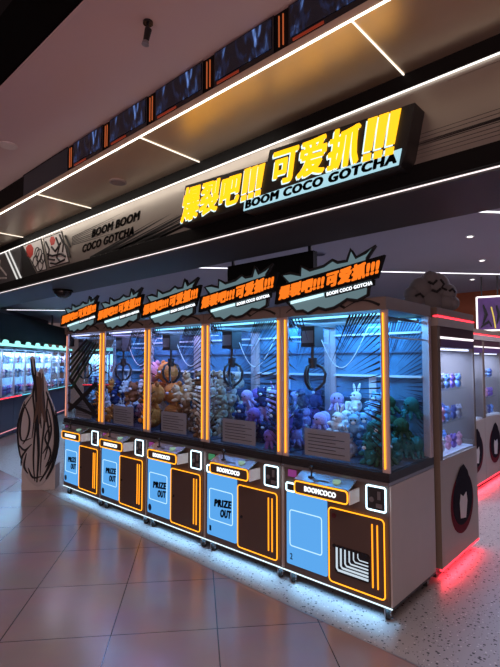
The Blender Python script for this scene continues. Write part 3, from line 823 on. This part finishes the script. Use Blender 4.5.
def smooth(p, closed=False, k=5):
    n = len(p); o = []
    for i in range(n if closed else n - 1):
        g = [p[(i + d) % n] if closed else p[min(max(i + d, 0), n - 1)] for d in (-1, 0, 1, 2)]
        for j in range(k):
            t_ = j / k
            o.append(tuple(.5 * (2 * g[1][c] + (g[2][c] - g[0][c]) * t_ + (2 * g[0][c] - 5 * g[1][c] + 4 * g[2][c] - g[3][c]) * t_ ** 2 + (3 * g[1][c] - g[0][c] - 3 * g[2][c] + g[3][c]) * t_ ** 3) for c in (0, 1)))
    return o if closed else o + [p[-1]]


st = MB()
MB().prism(smooth([cv(*p) for p in out], True, 4), -.006, .006).build('figure_board', M_STAND, t)
for k_, pl_ in enumerate(([(28, 358), (30, 372), (33, 384), (35, 400), (36, 425), (38, 455), (37, 485)], [(40, 373), (41, 390), (43, 420), (41, 450), (40, 478)], [(36, 372), (37, 400), (34, 430), (33, 462), (35, 484)], [(44, 392), (51, 412), (54, 430), (54, 450), (48, 470), (40, 484)],
            [(30, 396), (22, 410), (19, 428), (21, 442), (30, 440)], [(18, 446), (24, 452), (31, 446)], [(26, 455), (24, 468), (28, 476)], [(46, 410), (50, 430), (47, 446), (42, 456)], [(45, 470), (52, 460), (55, 446)], [(22, 404), (28, 420), (27, 436), (22, 446)], [(28, 470), (33, 480), (42, 479)], [(39, 385), (38, 410), (40, 430)], [(31, 358), (33, 375), (31, 395), (33, 415), (31, 440)], [(46, 394), (45, 415), (48, 440), (44, 462)], [(54, 412), (57, 440), (53, 466), (46, 482)], [(23, 402), (17, 425), (18, 448), (22, 465)], [(29, 448), (22, 458), (21, 468)], [(50, 425), (44, 440), (50, 455), (45, 470)])):
    q = smooth([cv(*p) for p in pl_])
    st.tube([(x, -.0065, z) for x, z in q], .016 if k_ in (0, 3, 14) else .009, n=5, taper=lambda s_: .35 + math.sin(math.pi * min(1, s_ * .9 + .05)), mi=0)
for a_ in ([(34, 376), (37, 392), (36, 412), (33, 424)], [(40, 378), (40, 400), (44, 424)], [(37, 372), (38, 395), (38, 425)]):
    q = smooth([cv(*p) for p in a_]); st.tube([(x, -.006, z) for x, z in q], .03, n=5, mi=1, taper=lambda s_: .4 + .6 * math.sin(math.pi * s_))
st.build('brush_drawing', [M_INK, M_HAIR], t)

# ------------------------------------------------------------------ aisle machines behind the row
FIG = lambda: MB().ball((0, 0, .03), (.028, .024, .032), 8, 6).ball((0, 0, .075), (.027, .026, .024), 8, 6).ball((-.018, 0, .10), .010, 6, 5).ball((.018, 0, .10), .010, 6, 5).mesh('figurine', M_WHITE, True)
FCOL = [('white', (.75, .74, .76)), ('purple', (.22, .12, .45)), ('dark blue', (.05, .07, .22)), ('pink', (.7, .35, .45)), ('grey', (.3, .3, .34)), ('blue', (.15, .3, .6))]


def figurines(root, W_, shelves, ny, nx, place, seed, sc=1.0):
    rn = random.Random(seed); mw = root.matrix_basis
    for z in shelves:
        for j in range(ny):
            for i in range(nx):
                cn, c = FCOL[rn.randrange(6)]
                me = shared(('fig', cn), lambda: MB().ball((0, 0, .032), (.030, .025, .033), 8, 6).ball((0, -.002, .082), (.029, .027, .026), 8, 6).ball((-.019, 0, .108), .011, 6, 5).ball((.019, 0, .108), .011, 6, 5).mesh('figurine', mat('vinyl_' + cn.replace(' ', '_'), c, rough=.4), True))
                loc = mw @ Vector((.10 + (W_ - .2) * (i + .5) / nx + rn.uniform(-.012, .012), .09 + j * .13, z))
                o = link('figurine', me, None, loc, (0, 0, root.rotation_euler.z + rn.uniform(-.4, .4))); o.scale = (sc,) * 3
                lb = '%s prize figurine on the shelves of %s' % (cn, place)
                tag(o, lb, 'figurine', lb)


def aisle_machine(x, y, wd, label, place, seed, red=True):
    root = thing('prize_machine', label, 'prize machine', (x, y, 0), R(90), 'red lit prize machines along the aisle')
    d = .62
    MB().box(.0, wd, .0, d, .085, .86).build('cabinet', M_BEIGE, root)
    MB().box(.0, .055, .0, d, .861, 1.86).build('upright', M_TAUPE, root); MB().box(wd - .03, wd, .0, d, .861, 1.86).build('upright', M_TAUPE, root)
    MB().box(-.002, .0, .0, d, .085, 1.86).build('side_panel', M_TAUPE, root)
    MB().box(.056, wd - .031, d - .02, d, .861, 1.86).build('back_panel', mat('lilac_back_panel', (.34, .42, .62), rough=.3, var=.5, scale=6), root)
    MB().box(.056, wd - .031, .02, d - .021, .861, .875).build('shelf', M_WHITE, root)
    for z in (1.10, 1.36): MB().box(.056, wd - .031, .06, d - .021, z, z + .01).build('shelf', M_GLASS, root)
    MB().box(.056, wd - .031, .006, .010, .862, 1.70).build('front_glass', M_GLASS, root)
    MB().box(.056, wd - .031, -.004, .03, 1.70, 1.765).build('purple_band', M_PURPLE, root)
    MB().box(.056, wd - .031, -.008, .01, 1.766, 1.782).build('white_light', emit('band_light', (1, .92, .95), 1.5), root)
    MB().box(.056, wd - .031, .0, .03, 1.783, 1.86).build('dark_band', mat('maroon_band', (.07, .03, .04), rough=.4), root)
    MB().box(.0, wd, -.006, d, 1.861, 1.925).build('header', M_BEIGE, root)
    MB().box(.0, wd, -.008, .03, 1.930, 1.940).build('red_light', E_RED, root)
    MB().box(.01, wd - .01, .031, d, 1.926, 2.0).box(.0, wd, -.0, .03, 1.946, 2.0).build('cap', M_TAUPE, root)
    MB().box(.0, wd, .0, .02, .068, .083).build('base_light', E_RED, root)
    MB().box(.03, wd - .03, .06, d - .05, 0, .084).build('plinth', M_DARK, root)
    area('red_underglow', (wd / 2, .015, .066), (wd - .05, .03), 3.2, (1, .04, .07), (0, -.5, -1), root)
    MB().box(.08, wd - .05, .03, .05, 1.68, 1.695).build('interior_light', emit('lilac_led', (.75, .75, 1.0), 2.5), root)
    area('interior_lamp', (wd / 2, .28, 1.69), (wd - .2, .4), 24, (.42, .56, 1.0), (0, .1, -1), root)
    # oval badge: a dark pointed hood shape over a red-rimmed disc, with a plain pale patch
    cx, cz = wd * .53, .47
    bd = MB()
    bd.prism([(cx + .255 * math.cos(q), cz + .235 * math.sin(q)) for q in [2 * math.pi * i / 32 for i in range(32)]], -.006, -.001, 1)
    bd.prism([(cx + .225 * math.cos(q), cz + .03 + .20 * math.sin(q)) for q in [2 * math.pi * i / 32 for i in range(32)]], -.009, -.0065, 0)
    bd.prism([(cx - .19, cz + .10), (cx + .19, cz + .10), (cx + .12, cz + .23), (cx + .03, cz + .295), (cx - .05, cz + .28), (cx - .14, cz + .21)], -.0095, -.007, 0)
    bd.prism([(cx - .07, cz - .11), (cx + .05, cz - .13), (cx + .09, cz + .0), (cx + .07, cz + .07), (cx, cz + .045), (cx - .06, cz + .075), (cx - .085, cz + .01)], -.0115, -.0098, 2)
    bd.build('badge', [mat('badge_dark', (.012, .009, .016), rough=.8, spec=.1), mat('badge_red', (.13, .015, .025), rough=.8, spec=.1), M_PALE], root)
    figurines(root, wd, (.876, 1.111, 1.371), 2, 5, place, seed)
    return root


aisle_machine(-1.33, 3.53, .84, 'beige prize machine with red light at its foot, just behind the lit row', 'the beige prize machine behind the row', 1)
aisle_machine(-1.88, 5.75, .78, 'red lit prize machine farther down the aisle, first of the far pair', 'the first far aisle machine', 2)
aisle_machine(-1.88, 6.535, .78, 'red lit prize machine farther down the aisle, under the neon framed posters', 'the second far aisle machine', 3)
aisle_machine(-1.88, 7.32, .78, 'red lit prize machine at the end of the aisle', 'the last aisle machine', 4)

t = thing('cloud_sculpture', 'grey comic cloud sculpture sitting on the beige prize machine', 'sculpture', (-1.53, 3.93, 2.0), YAW)
cb = MB()
for x, z, r in ((-.13, .09, .09), (0, .10, .11), (.12, .09, .08), (-.08, .20, .10), (.05, .23, .11), (.0, .28, .075), (.14, .17, .075), (-.16, .16, .06), (.175, .08, .06)):
    cb.ball((x, 0, z), (r, .085, r), 18, 12)
cb.build('cloud_body', M_CLOUD, t, True)
ck = MB()
for pl_ in ([(-.05, .25), (-.01, .23), (.02, .26)], [(.05, .27), (.08, .23), (.06, .20), (.10, .18)], [(-.02, .18), (.02, .165), (.05, .19)], [(.12, .17), (.15, .19), (.17, .16)], [(-.16, .13), (-.12, .15), (-.09, .12)]):
    ck.tube([(x, -.092, z) for x, z in pl_], .010, n=6)
ck.build('brush_marks', M_INK, t)

for i, (x, y, lb) in enumerate(((-2.30, 7.75, 'neon framed purple comic poster beside the orange wall'), (-1.82, 8.0, 'neon framed dark comic poster towards the aisle end'))):
    t = thing('framed_poster', lb, 'poster', (x, y, 2.06), R(14 + 10 * i), 'neon framed posters')
    MB().box(0, .36, 0, .04, 0, .52).build('poster_board', mat('poster_purple', (.09, .03, .16), rough=.5, var=.8, scale=5), t)
    MB().tube(rrect(0, .36, 0, .52, .01, -.008, 2), .012, True, n=6).build('neon_frame', E_FRAME, t)
    sw = MB()
    for p in ([(.08, .10), (.13, .25), (.09, .40)], [(.05, .05), (.16, .14), (.20, .06)], [(.27, .38), (.31, .24), (.27, .10)]):
        sw.tube([(a_, -.006, c_) for a_, c_ in p], .025, n=6, taper=lambda s_: .4 + math.sin(math.pi * s_) * .6)
    sw.build('dark_figure_print', M_INK, t)
    MB().tube([(.20, -.008, .36), (.23, -.008, .2), (.25, -.008, .03)], .009, n=6).build('yellow_stroke', E_YLINE, t)
    for hx in (.06, .28): MB().box(hx, hx + .02, .02, .03, .52, .84).build('hanger', M_DARK, t)

# ------------------------------------------------------------------ far row of machines on the other side of the shop
FW = .655
far_words = ['nearest', 'second', 'third', 'fourth', 'fifth', 'sixth', 'seventh', 'eighth', 'ninth', 'last']


def far_machine(k, end=False):
    v = 8.86 + k * .665
    word = '%s arcade machine in the far row' % far_words[k]
    if end: word = 'arcade machine across the shop end, %s from the far row' % far_words[k]
    lb = ('mint-topped ' + word) if end else 'mint-topped arcade machine in the far wall row, %s from the mall entrance' % far_words[k]
    where_ = 'the %s end machine from the far row' % far_words[k] if end else 'the ' + word
    root = thing('arcade_machine', lb, 'arcade machine', G(-3.55 + k * .665, 15.4) if end else G(-3.98, v), R(48.8 if end else 138.8), 'mint topped machines across the far end' if end else 'mint topped machines in the far row')
    d = .6
    P(root, 'cabinet', mat('dark_indigo_cabinet', (.05, .045, .09), rough=.45), 'fcab', lambda b: b.box(0, FW, 0, d, .02, .80))
    P(root, 'back_panel', mat('far_back_panel', (.40, .50, .62), rough=.4, var=.5, scale=6), 'fback', lambda b: b.box(.02, FW - .02, d - .03, d - .01, .87, 1.80))
    P(root, 'post', M_POST, 'fpost', lambda b: b.box(0, .025, 0, .025, .801, 1.84)); P(root, 'post', M_POST, 'fpost2', lambda b: b.box(FW - .025, FW, 0, .025, .801, 1.84))
    P(root, 'control_shelf', M_DARK, 'fshelf', lambda b: b.box(.0, FW, -.16, d, .801, .86))
    P(root, 'shelf_light', E_RED if k < 3 else emit('cyan_line', (.15, .7, .9), 1.2), 'fsl%d' % (k < 3), lambda b: b.box(.0, FW, -.168, -.161, .835, .85))
    P(root, 'front_glass', M_GLASS, 'fglass2', lambda b: b.box(.026, FW - .026, .006, .010, .862, 1.84))
    P(root, 'marquee', mat('dark_marquee', (.03, .04, .05), rough=.4), 'fmarq', lambda b: b.box(0, FW, -.03, d, 1.841, 1.90))
    P(root, 'marquee_light', E_MINT, 'fml', lambda b: b.prism([(.01, 1.905), (FW - .01, 1.905), (FW - .01, 1.955), (.24, 1.965), (.20, 2.02), (.08, 2.035), (.01, 1.99)], -.03, .02))
    P(root, 'base_light', emit('far_base_line', (1, .35, .4), .9), 'fbl', lambda b: b.box(0, FW, -.008, -.001, .10, .115))
    area('interior_lamp', (FW / 2, .28, 1.82), (.5, .4), 26, (.40, .70, 1.0), (0, .1, -1), root)
    P(root, 'shelf', M_GLASS, 'fshelf2', lambda b: b.box(.03, FW - .03, .1, d - .04, 1.22, 1.23)); P(root, 'shelf', M_GLASS, 'fshelf3', lambda b: b.box(.03, FW - .03, .1, d - .04, 1.52, 1.53))
    figurines(root, FW, (.862, 1.231) if end else (.862, 1.231, 1.531), 1 if end else 2, 3 if end else 4, where_, 60 + k, 2.2 if end else 1.6)


for k in range(10): far_machine(k)
for k in range(5): far_machine(k, True)
t = thing('header_board', 'black board above the mint-topped arcade machines of the far row', 'sign', G(-4.02, 8.3), R(138.8))
MB().box(0, 7.9, .05, .15, 2.06, 2.60).build('board', M_BLACK, t)
for hx in (.3, 5.6): MB().box(hx, hx + .04, .08, .12, 2.60, 2.89).build('hanger', M_DARK, t)
